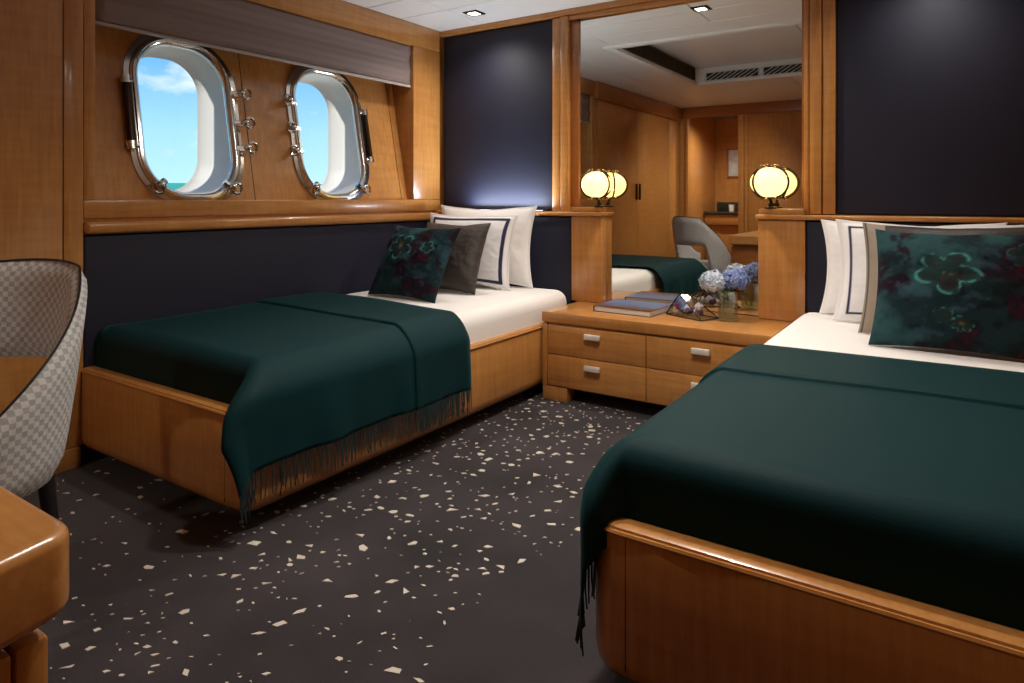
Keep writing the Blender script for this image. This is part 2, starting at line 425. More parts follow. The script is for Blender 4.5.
# ---- window wall on the left
hx0, hx1 = XL - .47, XL - .412
wl = struct('wall_left', MB().box(hx0, hx1, YB - 1.6, 1.575, 0, ZC + .05).box(hx0, hx1, 2.16, 2.43, 0, ZC + .05).box(hx0, hx1, 3.05, 3.85, 0, ZC + .05)
            .box(hx0, hx1, 1.575, 2.16, 0, 1.06).box(hx0, hx1, 1.575, 2.16, 1.90, ZC + .05).box(hx0, hx1, 2.43, 3.05, 0, 1.06).box(hx0, hx1, 2.43, 3.05, 1.90, ZC + .05), w_z, 'honey wood window wall with navy padding below two portholes', 'wall')
Y0, Y1, Y2, Y3 = 1.317, 1.363, 3.325, 3.60
part('upholstered_panel', m_navy, wl, XL - .05, XL, Y0 + .002, YH - .003, .10, .945, bev=.010, seg=3)
part('window_rail', w_y, wl, XL - .05, XL + .026, Y0 + .001, YH - .001, .948, 1.000, bev=.018, seg=4)
part('rail_groove', w_d, wl, XL - .05, XL - .008, Y0 + .001, Y3, 1.000, 1.014)
part('window_sill', w_y, wl, XL - .12, XL, Y0 + .001, Y3, 1.014, 1.090, bev=.005)
part('window_jamb', w_z, wl, XL - .30, XL, Y0 + .001, Y1, 1.091, 2.108, bev=.004)
part('window_jamb', w_z, wl, XL - .30, XL, Y2, 3.596, 1.091, 2.108, bev=.004)
part('crown_board', w_y, wl, XL - .30, XL + .004, Y0 + .001, 3.589, 2.109, ZC, bev=.004)
# leaning hull lining with the two portholes: x = SX + SK*(z-1.085)
SX, SK = -3.052, -.19
ang = math.atan(SK)
def hull(y, z, out=0.0):      # point on the lining, pushed `out` into the room
    n = Vector((cos(ang), 0, -sin(ang)))
    return Vector((SX + SK * (z - 1.085), y, z)) + n * out
PORT = ((1.835, 1.482), (2.722, 1.484))
PW, PH, PR = .232, .370, .195
def rrect(hw, hh, r, n=14):
    pts = []
    for cx, cy, a0 in ((hw - r, hh - r, 0), (-hw + r, hh - r, 90), (-hw + r, -hh + r, 180), (hw - r, -hh + r, 270)):
        for k in range(n + 1):
            a = radians(a0 + 90 * k / n); pts.append((cx + r * cos(a), cy + r * sin(a)))
    return pts
RR = rrect(PW, PH, PR)
def lining(y0, y1, port):
    b = MB(); z0, z1 = 1.085, 2.112
    if port is None:
        for o_ in (0,): b.quad(hull(y0, z0), hull(y1, z0), hull(y1, z1), hull(y0, z1))
        return b
    cy, cz = port; inner = [(cy + u_, cz + v_) for u_, v_ in RR]; outer = []
    for (yy, zz) in inner:
        dy, dz = yy - cy, zz - cz
        s_ = min(((y1 if dy > 0 else y0) - cy) / dy if abs(dy) > 1e-6 else 1e9, ((z1 if dz > 0 else z0) - cz) / dz if abs(dz) > 1e-6 else 1e9)
        outer.append((cy + dy * s_, cz + dz * s_))
    # snap nearest samples onto the rectangle's corners
    for cyy in (y0, y1):
        for czz in (z0, z1):
            i = min(range(len(outer)), key=lambda k: (outer[k][0] - cyy) ** 2 + (outer[k][1] - czz) ** 2); outer[i] = (cyy, czz)
    b.strip([[hull(*q) for q in inner], [hull(*q) for q in outer]], closed=True)
    return b
seams = (Y1, 2.165, 3.268, Y2 + .004)
for i in range(3):
    o = obj('lining_panel', lining(seams[i] + .0025, seams[i + 1] - .0025, PORT[i] if i < 2 else None), w_z if i else w_d, wl, smooth=20)
    o.data.materials[0] = w_z
obj('lining_joint', MB().quad(hull(Y1, 1.085, -.006), hull(1.36, 1.085, -.006), hull(1.36, 2.11, -.006), hull(Y1, 2.11, -.006)), m_dark, wl)
for yj in (2.165, 3.268):
    obj('lining_joint', MB().quad(hull(yj - .01, 1.085, -.006), hull(yj + .01, 1.085, -.006), hull(yj + .01, 2.11, -.006), hull(yj - .01, 2.11, -.006)), m_dark, wl)

def porthole(idx, port, hinge_side, label):
    cy, cz = port; DEP = .235
    root = bpy.data.objects.new('window_%d' % idx, None); COL.objects.link(root); root.location = hull(cy, cz); OFF[root.name] = Vector(root.location)
    tag(root, label, 'porthole', kind='structure')
    ring = lambda grow, out: [hull(cy + u_, cz + v_, out) for u_, v_ in rrect(PW + grow, PH + grow, PR + grow)]
    b = MB(); b.strip([ring(.052, -.002), ring(.052, .008), ring(.030, .010), ring(.026, .020), ring(.010, .024), ring(.0, .018), ring(-.012, .006), ring(-.012, -.01)], closed=True)
    obj('frame', b, m_chrome, root, smooth=50)
    b = MB(); b.strip([ring(.024, .020), ring(.020, .030), ring(.010, .032), ring(.006, .024)], closed=True); obj('glazing_ring', b, m_chrome, root, smooth=50)
    # painted tunnel through the hull
    o1 = [hull(cy + u_, cz + v_, -.004) for u_, v_ in rrect(PW - .010, PH - .010, PR - .01)]
    def outer(g, dx): return [Vector((SX + SK * .4 - dx, cy + u_, cz - .012 + v_)) for u_, v_ in rrect(PW - g, PH - g, PR - .02)]
    b = MB(); b.strip([o1, outer(.012, .12), outer(.020, DEP - .02), outer(.034, DEP)], closed=True); obj('hull_tunnel', b, m_tunnel, root, smooth=40)
    b = MB(); pts = outer(.036, DEP - .004)
    b.bm.faces.new([b.bm.verts.new(q) for q in pts]); obj('pane', b, m_pane, root, smooth=0)
    s_ = hinge_side
    # long hinge rod in its sleeve
    hy = cy + s_ * (PW + .055)
    b = MB(); b.tube([hull(hy, cz - .135, .026), hull(hy, cz + .135, .026)], .017, 10); obj('hinge_sleeve', b, m_bronze, root)
    for zz in (-.15, .15):
        b = MB(); b.tube([hull(hy, cz + zz - .018, .026), hull(hy, cz + zz + .018, .026)], .021, 10)
        b.tube([hull(hy, cz + zz, .026), hull(cy + s_ * (PW + .012), cz + zz, .018)], .010, 6); obj('hinge_knuckle', b, m_chrome, root)
    # clamps
    def clamp(u_, v_, du, dv):
        y_, z_ = cy + u_, cz + v_
        b = MB(); b.tube([hull(y_ - du * .025, z_ - dv * .025, .018), hull(y_ + du * .03, z_ + dv * .03, .020)], .017, 8)
        b.tube([hull(y_ + du * .03, z_ + dv * .03, -.002), hull(y_ + du * .03, z_ + dv * .03, .050)], .012, 8)
        b.sphere(hull(y_ + du * .03, z_ + dv * .03,   .046), .020, u=10, v=6)
        r_ = obj('clamp', b, m_chrome, root)
        b = MB(); c0 = hull(y_ + du * .052, z_ + dv * .052, .050)
        loop = [c0 + Vector((.006 * cos(a), .022 * cos(a) * (1 if du else .6), .026 * sin(a))) for a in [2 * pi * k / 14 for k in range(14)]]
        b.tube(loop, .0075, 6, closed=True); obj('wing_nut', b, m_chrome, r_)
    for v_ in (.155, .0, -.13): clamp(-s_ * (PW + .03), v_, -s_, 0)
    clamp(-.165, -(PH - .052), -.6, -.5); clamp(.165, -(PH - .052), .6, -.5)
porthole(1, PORT[0], -1, 'oval metal porthole nearer the wardrobe, white tunnel and sea beyond')
porthole(2, PORT[1], 1, 'oval metal porthole nearer the corner and the headboard')

# ---- roman blind pulled up above the portholes
bl = thing('roman_blind', 'mauve brown linen blind pulled up above the portholes', 'blind', (XL - .03, 2.344, 1.83))
b = MB(); prof = []
for k in range(25):
    z = 2.106 - k * (2.106 - 1.846) / 24; prof.append((XL - .030 + .004 * sin(k * .5) + .002 * sin(k * 1.7), z))
b.strip([[Vector((x, 1.368 + (3.318 - 1.368) * j / 40, z + .004 * sin(j * .5) * (1 if i == 24 else 0))) for j in range(41)] for i, (x, z) in enumerate(prof)])
o = obj('blind_fabric', b, m_blind, bl, smooth=60); md = o.modifiers.new('thickness', 'SOLIDIFY'); md.thickness = .006
obj('hem_bar', MB().box(XL - .034, XL - .016, 1.368, 3.318, 1.832, 1.846, .004), m_hem, bl)

# ---- wall behind the camera, with the doorway to the washroom, and the wall on the right
D0, D1, DT = -2.907, -2.235, 2.205
wr = struct('wall_rear', MB().box(D1, XR + .1, YB - .08, YB, 0, ZC + .05).box(XL - .5, D0, YB - .08, YB, 0, ZC + .05).box(D0, D1, YB - .08, YB, DT, ZC + .05), w_z, 'wood panelled wall opposite the beds with a doorway, seen in the mirror', 'wall')
xp = [D1 + .05, -2.14, -1.45, -.75, -.05, XR]
for i in range(len(xp) - 1):
    part('wall_panel', w_z, wr, xp[i] + .003, xp[i + 1] - .003, YB, YB + .018, .09, 2.12, bev=.004)
part('door_casing', w_z, wr, D0 - .012, D0 + .022, YB - .08, YB + .022, 0, 2.12, bev=.004)
part('door_casing', w_z, wr, D1 - .022, D1 + .045, YB - .08, YB + .022, 0, 2.12, bev=.004)
part('cornice', w_d, wr, XL + .045, XR, YB, YB + .034, 2.125, ZC - .001, bev=.005)
part('lintel', m_dark, wr, D0, D1, YB - .07, YB + .0, DT - .03, DT + .01)
struct('wall_right', MB().box(XR, XR + .1, YB - .1, 3.85, 0, ZC + .05), w_z, 'plain honey wood side wall beside the right hand bed', 'wall')
struct('wall_washroom_end', MB().box(-3.1, -1.8, -2.72, -2.64, 0, ZC + .05), w_z, 'wood end wall of the washroom beyond the doorway', 'wall')
struct('wall_washroom_side', MB().box(-1.9, -1.82, -2.64, YB - .08, 0, ZC + .05), w_z, 'wood side wall of the washroom beyond the doorway', 'wall')
struct('wall_washroom_outer', MB().box(XL - .08, XL, -2.64, YB - .08, 0, ZC + .05), w_z, 'wood outer wall of the washroom beyond the doorway', 'wall')

# ---- built-in wardrobe along the left wall
wa = thing('wardrobe', 'built-in honey wood wardrobe behind the grey chair', 'wardrobe', (XL, .17, 0))
part('carcass', w_z, wa, XL - .40, XL - .021, YB + .03, Y0, .0, ZC - .01)
part('base_board', w_y, wa, XL - .03, XL + .012, YB + .03, 1.300, .0, .082, bev=.004)
part('cornice', w_d, wa, XL - .03, XL + .04, YB + .03, Y0, 2.085, ZC - .001, bev=.005)
part('filler_strip', w_z, wa, XL - .021, XL, 1.244, Y0, .085, 2.083, bev=.003)
part('filler_strip', w_z, wa, XL - .021, XL, YB + .03, -.76, .085, 2.083, bev=.003)
for y0, y1, hy in ((.249, 1.240, .29), (-.757, .245, .20)):
    d_ = part('door', w_z, wa, XL - .021, XL, y0, y1, .085, 2.083, bev=.003)
    obj('handle', MB().box(XL, XL + .022, hy - .012, hy + .012, 1.08, 1.26, .004), m_bronze, d_)

# ================================================================== BEDS
YF = 1.31            # foot end
BT = .551            # mattress top
def bed(name, label, xa, s):
    """xa: aisle edge, s: direction from aisle to wall"""
    W = 1.085 if s < 0 else 1.200
    X = lambda a: xa + s * a
    root = thing(name, label, 'bed', (X(W / 2), (YF + YH) / 2, 0), group='pair of twin beds')
    # shell with a rounded aisle corner
    def outline(d, r):
        pts = []
        cx, cy = d + r, YF + d + r
        for k in range(9):
            a = radians(90 * k / 8); pts.append((cx - r * cos(a), cy - r * sin(a)))
        return [(X(d), YH - .004)] + [(X(a), y) for a, y in pts] + [(X(W), YF + d), (X(W), YH - .004)]
    prof = [(.055, .390), (.050, .400), (.040, .402), (.012, .402), (.003, .398), (0, .390), (0, .115), (.006, .088), (.022, .068), (.05, .062), (.30, .062)]
    b = MB(); rings = []
    for d, z in prof:
        rings.append([Vector((x, y, z)) for x, y in outline(d, max(.02, .080 - d))])
    b.strip(rings)
    b.strip([[Vector((x, y, z)) for x, y in outline(.055, .03)] for z in (.39, .20)])
    obj('bed_frame', b, w_z, root, smooth=40)
    b = MB(); bead = [Vector((x, y, .388)) for x, y in outline(-.001, .081)]
    b.tube(bead, .006, 6); obj('rim_bead', b, w_x, root)
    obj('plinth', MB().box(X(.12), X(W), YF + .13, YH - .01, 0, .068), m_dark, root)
    for yy in (1.455, 2.30):
        obj('panel_joint', MB().box(X(-.0006), X(.004), yy - .0015, yy + .0015, .09, .384), m_dark, root)
    for aa in (.10,):
        obj('panel_joint', MB().box(X(aa - .0007), X(aa + .0007), YF - .0006, YF + .004, .10, .384), m_dark, root)
    b = MB().box(X(.030), X(W - .02), YF + .058, YH - .012, .30, BT, .075, 6)
    mt = obj('mattress', b, m_white, root, smooth=60); mt['label'] = 'mattress in a smooth white sheet'
    return root
XA_L, XA_R = -1.912, -.686
bed('bed', 'wooden bed with a white mattress under the portholes', XA_L, -1)
bed('bed', 'wooden bed with a white mattress at the right, foot towards the viewer', XA_R, 1)

def blanket(label, xa, s, seed, skew):
    W = 1.05 if s > 0 else 1.078
    X = lambda a: xa + s * a
    a0 = .066; yf = YF + .100        # where the cloth starts to bend over the mattress
    r = .058
    zt = BT + .010
    root = thing('throw_blanket', label, 'blanket', (X(.5), 1.95, BT), group='teal throws')
    ph = seed * 1.7
    PM, QM = (.365 if s < 0 else .340), .225
    def P(p_, q_, y_along):
        """p_: length past the aisle bend, q_: length past the foot bend"""
        lay = .011 * float(sstep(2.128, 2.132, y_along))
        rho = math.hypot(max(p_, 0), max(q_, 0))
        if p_ <= 0 and q_ <= 0:
            z = zt + lay + .0025 * sin(7 * p_ + ph) * sin(5 * y_along)
            return (a0 - p_, yf - q_, z)
        al = math.atan2(max(q_, 0), max(p_, 0))
        arc = r * pi / 2
        R_ = r + lay
        if rho < arc: h = R_ * sin(rho / r); dz = R_ * (1 - cos(rho / r)) - lay
        else: h = R_; dz = r + (rho - arc)
        w_ = float(sstep(radians(80), radians(52), al))          # leaves the mattress and clears the wooden rim on the aisle side
        h += w_ * (.052 if s < 0 else .046) * float(sstep(.03, .15, rho))
        wave = (.010 * sin(13 * y_along + ph) + .006 * sin(29 * y_along + 2 * ph)) * float(sstep(.10, .34, rho)) * w_
        h += max(-.006, wave * (1 if s < 0 else .4))
        h += w_ * (.015 if s < 0 else .0) * sin(2 * al) * float(sstep(.1, .3, rho)); yw = w_ * (.075 if s < 0 else .050) * float(sstep(.05, .2, rho)) * min(1.0, max(q_, 0) / .05)
        foot_in = (1 - w_) * .010
        return (a0 - max(p_, 0) * 0 - (h) * cos(al) - (p_ if p_ < 0 else 0), yf - yw - (h - foot_in) * sin(al) - (q_ if q_ < 0 else 0) * 1.0, zt - dz if True else 0)
    def PS(p_, q_):
        a, y, z = P(p_, q_, yf - q_)
        return a, y - skew * float(sstep(-.75, .1, p_)) * max(0.0, min(1.0, (y - 1.6) / .9)), z
    # cloth coordinates
    us = list(np.linspace(yf - 2.535, -.0, 34)) ; us += [yf - 2.133, yf - 2.1315, yf - 2.130, yf - 2.1285, yf - 2.127]; us = sorted(us)
    us += list(np.linspace(0, QM, 13))[1:]
    vs_ = list(np.linspace(-(W - a0), 0, 22)) + list(np.linspace(0, PM, 26))[1:]
    b = MB(); rows = []
    for q_ in us:
        row = []
        for p_ in vs_:
            a, y, z = PS(p_, q_)
            row.append(Vector((X(a), y, z)))
        rows.append(row)
    b.strip(rows)
    o = obj('blanket_cloth', b, m_throw, root, smooth=75, recalc=True)
    md = o.modifiers.new('thickness', 'SOLIDIFY'); md.thickness = .005; md.offset = 0
    # fringe along the aisle hem
    b = MB(); rr = random.Random(seed)
    def hem(q_):
        a, y, z = PS(PM, q_); return Vector((X(a), y, z))
    q_ = yf - 2.533
    while q_ < QM - .002:
        top = hem(q_); nx = hem(min(QM, q_ + .004)); tdir = (nx - top)
        L = rr.uniform(.085, .108); sw = rr.uniform(-.016, .016)
        pts = [top + Vector((0, 0, .006)), top + Vector((s * -.002, sw * .35, -L * .5)), top + Vector((s * rr.uniform(-.008, .004), sw, -L))]
        b.tube(pts, lambda f: .0032 - .0010 * f, 4)
        q_ += rr.uniform(.0095, .0145) * (.6 if yf - q_ > 2.13 else 1)
    tag(obj('fringe', b, m_fringe, root), 'row of twisted wool fringe', kind='stuff')
    return root
blanket('teal wool throw with a fringe across the bed under the portholes', XA_L, -1, 3, .10)
blanket('teal wool throw with a fringe across the right hand bed', XA_R + .020, 1, 5, .035)

# ================================================================== PILLOWS
def pillow(name, label, group, w, h, t_, flange, paint, mat, x, y, z, lean, yaw=0, roll=0, seed=1, nu=110, nv=90, pin=.06):
    U, V = np.meshgrid(np.linspace(-1, 1, nu), np.linspace(-1, 1, nv), indexing='ij')
    fu = np.clip(np.abs(U) / (1 - flange), 0, 1); fv = np.clip(np.abs(V) / (1 - flange), 0, 1)
    T = t_ / 2 * ((1 - fu ** 2.6) * (1 - fv ** 2.6)) ** .55
    wr_ = fbm(U * 3 + seed, V * 2 + seed * 2, seed, 4) - .47
    T = T * (1 + .30 * wr_) + .010 * (fbm(U * 5 + V * 2, V * 7, seed + 5, 3) - .45) * (T / (t_ / 2))
    px = U * w / 2 * (1 - pin * (1 - V * V) * np.abs(U) ** 2)
    pz = V * h / 2 * (1 - pin * (1 - U * U) * np.abs(V) ** 2) + h / 2
    sag = .012 * (fbm(U * 1.5 + 9, V * .5, seed + 2, 2) - .4) * (V > 0) * V * 2
    pz = pz + sag
    n = nu * nv; idx = np.arange(n).reshape(nu, nv)
    front = np.stack([px, -T - .0015, pz], -1).reshape(-1, 3); back = np.stack([px, T + .0015, pz], -1).reshape(-1, 3)
    verts = np.concatenate([front, back])
    a = idx[:-1, :-1].ravel(); b_ = idx[1:, :-1].ravel(); c_ = idx[1:, 1:].ravel(); d_ = idx[:-1, 1:].ravel()
    faces = np.concatenate([np.stack([a, b_, c_, d_], 1), np.stack([d_, c_, b_, a], 1) + n]).tolist()
    bd = list(idx[:, 0]) + list(idx[-1, 1:]) + list(idx[-2::-1, -1]) + list(idx[0, -2:0:-1])
    for i in range(len(bd)):
        p0, p1 = int(bd[i]), int(bd[(i + 1) % len(bd)]); faces.append([p1, p0, p0 + n, p1 + n])
    me = bpy.data.meshes.new(name); me.from_pydata(verts.tolist(), [], faces); me.update()
    for pl in me.polygons: pl.use_smooth = True
    col = paint(U, V); col = np.concatenate([col.reshape(-1, 3), np.broadcast_to(col.reshape(-1, 3).mean(0), (n, 3))])
    ca = me.color_attributes.new('print', 'FLOAT_COLOR', 'POINT')
    ca.data.foreach_set('color', np.concatenate([col, np.ones((2 * n, 1))], 1).astype(np.float32).ravel())
    me.materials.append(mat)
    o = bpy.data.objects.new(name, me); COL.objects.link(o)
    o.rotation_mode = 'XYZ'; o.rotation_euler = (-lean, roll, yaw); o.location = (x, y, z)
    OFF[o.name] = Vector((x, y, z))
    return tag(o, label, 'pillow', group)
def paint_white(U, V, wd0=.034):
    c_ = np.ones(U.shape + (3,)) * np.array((.88, .855, .85))
    for lim, wd in ((.85, wd0),):
        e_ = ((np.abs(np.abs(U) - lim) < wd) & (np.abs(V) < lim + .02)) | ((np.abs(np.abs(V) - lim) < wd * 1.4) & (np.abs(U) < lim + .01))
        c_[e_] = (.018, .022, .070)
    return c_
def paint_plainwhite(U, V): return np.ones(U.shape + (3,)) * np.array((.88, .855, .85))
def paint_taupe(U, V):
    f = fbm(U * 2, V * 14, 4, 3)[..., None]
    c_ = np.array((.030, .022, .020)) * (1 - f) + np.array((.068, .054, .047)) * f * 1.1
    return c_
def paint_taupe_border(U, V):
    c_ = paint_taupe(U, V) * .75
    e_ = (U < -.74); c_[e_] = np.array((.30, .24, .185))
    e_ = (np.abs(U + .955) < .010); c_[e_] = (.015, .012, .012)
    return c_
def paint_floral(flowers, seed):
    def f(U, V):
        n1 = fbm(U * 2.2 + seed, V * 2.2, seed, 5); n2 = fbm(U * 3 + 20, V * 3 + seed, seed + 1, 5); n3 = fbm(U * 7 + 3, V * 7 + 8, seed + 2, 4)
        c_ = np.ones(U.shape + (3,)) * np.array((.010, .030, .036))
        def over(mask, colr):
            nonlocal c_; c_ = c_ * (1 - mask[..., None]) + np.array(colr) * mask[..., None]
        over(sstep(.44, .62, n1 + .10 * (V - U)), (.030, .095, .105))
        over(sstep(.50, .60, n2), (.016, .008, .018))
        over(.65 * sstep(.56, .66, n2) * sstep(.42, .5, n3), (.070, .008, .017))
        over(.6 * sstep(.58, .66, fbm(U * 5 + 40, V * 5, seed + 7, 4)), (.04, .08, .12))
        over(.7 * sstep(.53, .60, n3) * sstep(.5, .4, n1), (.004, .010, .012))
        c_ = c_ * .75
        for (fu, fv, R, npet, rot, bright) in flowers:
            du, dv = U - fu, V - fv; rr = np.hypot(du, dv) / R; th = np.arctan2(dv, du) + rot + .15 * (n3 - .5)
            edge = .50 + .50 * np.abs(np.cos(th * npet / 2)) ** .75 + .22 * (n2 - .47) + .16 * (n3 - .47)
            over(.85 * sstep(.03, -.03, rr - edge), (.012, .030, .028))
            over(.5 * sstep(.03, -.02, rr - edge * .75) * sstep(.45, .55, n3), (.03, .012, .012))
            line = np.exp(-((rr - edge) / .060) ** 2) * sstep(.26, .50, fbm(U * 9 + 2, V * 9, seed + 11, 3))
            over(np.clip(line * bright, 0, 1), (.075, .33, .30))
            core = np.exp(-(rr / .22) ** 2) * (n3 > .5)
            over(.7 * core, (.16, .18, .07))
        return c_ * .9
    return f
BZ = BT + .004
G1 = 'pillows on the bed below the portholes'; G2 = 'pillows on the right hand bed'
pillow('bed_pillow', 'plain white pillow leaning on the headboard, rearmost below the portholes', G1, .76, .50, .13, .05, paint_plainwhite, m_pcase, -2.515, 3.430, BZ, .10, seed=3, pin=.10)
pillow('bed_pillow', 'white pillow with navy border line, behind the brown cushion below the portholes', G1, .70, .46, .13, .06, paint_white, m_pcase, -2.550, 3.275, BZ, .22, seed=5, pin=.09)
pillow('throw_cushion', 'shiny taupe brown cushion between white and floral ones below the portholes', G1, .48, .43, .15, .02, paint_taupe, m_taupe, -2.500, 3.010, BZ, .38, yaw=.02, seed=8, pin=.08)
pillow('throw_cushion', 'dark floral velvet cushion in front on the bed below the portholes', G1, .49, .44, .15, .01, paint_floral(((-.28, .28, .36, 5, .5, 1.0), (.50, .30, .17, 5, .1, .8)), 21), m_print, -2.515, 2.680, BZ, .50, roll=.02, seed=9, pin=.08)
pillow('bed_pillow', 'plain white pillow leaning on the headboard, rearmost on the right bed', G2, .72, .445, .13, .05, paint_plainwhite, m_pcase, -.190, 3.440, BZ, .10, seed=12, pin=.09)
pillow('bed_pillow', 'white pillow with navy border line on the right bed', G2, .72, .455, .13, .06, lambda U, V: paint_white(U, V, .018), m_pcase, -.110, 3.280, BZ, .20, seed=15, pin=.08)
pillow('throw_cushion', 'taupe brown cushion with dark piping on the right bed', G2, .64, .465, .14, .02, paint_taupe_border, m_taupe, -.020, 3.035, BZ, .32, seed=17, pin=.07)
pillow('throw_cushion', 'dark floral velvet cushion with a large teal flower on the right bed', G2, .55, .465, .16, .01, paint_floral(((-.12, .20, .36, 5, .2, 1.0), (-.15, -.52, .13, 7, .3, .6), (.05, -.62, .12, 7, .9, .6), (.72, .55, .2, 5, .9, .25)), 33), m_print, -.005, 2.795, BZ, .42, yaw=-.03, seed=19, pin=.07)

# ================================================================== CHEST OF DRAWERS BETWEEN THE BEDS
DX0, DX1, DY, DZ = -1.903, -.695, 3.154, .480
dr = thing('chest_of_drawers', 'low honey wood chest of drawers between the two beds', 'drawers', (-1.28, 3.42, 0))
part('top_slab', w_x, dr, DX0, DX1, DY - .008, YM - .004, .424, DZ, bev=.005)
part('carcass', w_z, dr, DX0, DX1, DY + .016, YM - .01, .075, .424)
part('side_stile', w_z, dr, DX0, DX0 + .030, DY, DY + .02, .075, .418, bev=.002)
part('side_stile', w_z, dr, DX1 - .012, DX1, DY, DY + .02, .075, .418, bev=.002)
part('foot', w_x, dr, DX0, -1.752, DY + .004, DY + .10, 0, .075, bev=.003)
part('foot', w_x, dr, -.84, DX1, DY + .004, DY + .10, 0, .075, bev=.003)
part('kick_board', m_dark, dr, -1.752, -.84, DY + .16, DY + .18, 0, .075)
xm = -1.300
for x0, x1, hx in ((DX0 + .034, xm - .002, -1.590), (xm + .002, DX1 - .014, -1.018)):
    for z0, z1, hz in ((.254, .412, .372), (.082, .250, .208)):
        d_ = part('drawer', w_x, dr, x0, x1, DY, DY + .022, z0, z1, bev=.003)
        b = MB().box(hx - .044, hx + .044, DY - .030, DY - .012, hz - .014, hz + .014, .003)
        b.box(hx - .034, hx - .024, DY - .014, DY + .002, hz - .010, hz + .006); b.box(hx + .024, hx + .034, DY - .014, DY + .002, hz - .010, hz + .006)
        obj('handle', b, m_handle, d_)

# ---- book
bk = thing('book', 'large hardcover book lying on the chest of drawers', 'book', (-1.492, 3.43, DZ + .0005), rotz=-.05)
b = MB().box(-.170, .170, -.135, .150, 0, .003).box(-.170, .170, -.135, .150, .029, .032).box(-.170, -.165, -.135, .150, .003, .029)
o = obj('cover', b, m_cover, bk, local=True, smooth=0)
bm_ = bmesh.new(); bm_.from_mesh(o.data); bmesh.ops.subdivide_edges(bm_, edges=bm_.edges[:], cuts=24, use_grid_fill=True); bm_.to_mesh(o.data); bm_.free()
co = np.array([v.co[:] for v in o.data.vertices]); n1 = fbm(co[:, 0] * 14 + 5, co[:, 1] * 14 + 5, 3, 4); k = sstep(-.10, .02, co[:, 1] + .12 * (n1 - .5))
colr = np.array((.10, .055, .045)) * (1 - k)[:, None] + (np.array((.13, .12, .26)) * (1 - n1)[:, None] + np.array((.12, .26, .42)) * n1[:, None]) * k[:, None]
ca = o.data.color_attributes.new('print', 'FLOAT_COLOR', 'POINT'); ca.data.foreach_set('color', np.concatenate([colr, np.ones((len(colr), 1))], 1).astype(np.float32).ravel())
obj('pages', MB().box(-.1645, .163, -.129, .144, .0031, .0289), m_paper, bk, local=True)

# ---- glass terrarium with minerals
te = thing('glass_terrarium', 'wire framed angular glass box with amethyst beside the vase', 'terrarium', (-1.162, 3.430, DZ + .001), rotz=-.42)
tv = [(-.115, -.065, .004), (.125, -.065, .004), (.125, .065, .004), (-.115, .065, .004), (-.055, -.03, .112), (-.055, .03, .112), (-.135, 0, .05)]
te_e = [(0, 1), (1, 2), (2, 3), (3, 0), (0, 4), (3, 5), (4, 5), (1, 4), (2, 5), (0, 6), (3, 6), (6, 4), (6, 5)]
b = MB()
for i, j in te_e: b.tube([tv[i], tv[j]], .0032, 5)
obj('wire_frame', b, m_black_frame, te, local=True)
b = MB()
for f in ((0, 1, 4), (3, 5, 2), (1, 2, 5, 4), (0, 4, 6), (3, 6, 5), (4, 5, 6), (0, 6, 3)): b.quad(*[tv[i] for i in f])
obj('pane', b, m_glass, te, local=True, smooth=0)
rr = random.Random(4)
for k in range(13):
    x, y = rr.uniform(-.095, .075), rr.uniform(-.045, .045); s_ = rr.uniform(.012, .026) * (1.3 if k < 3 else 1)
    b = MB(); bmesh.ops.create_icosphere(b.bm, subdivisions=1, radius=s_)
    for v in b.bm.verts: v.co = Vector((v.co.x * rr.uniform(.8, 1.2) + x, v.co.y * rr.uniform(.8, 1.2) + y, v.co.z * rr.uniform(.8, 1.3) + s_ * .95 + .006 + (.026 if k < 3 else 0)))
    obj('mineral', b, m_ameth if k % 3 == 0 else m_quartz, te, local=True, smooth=0)

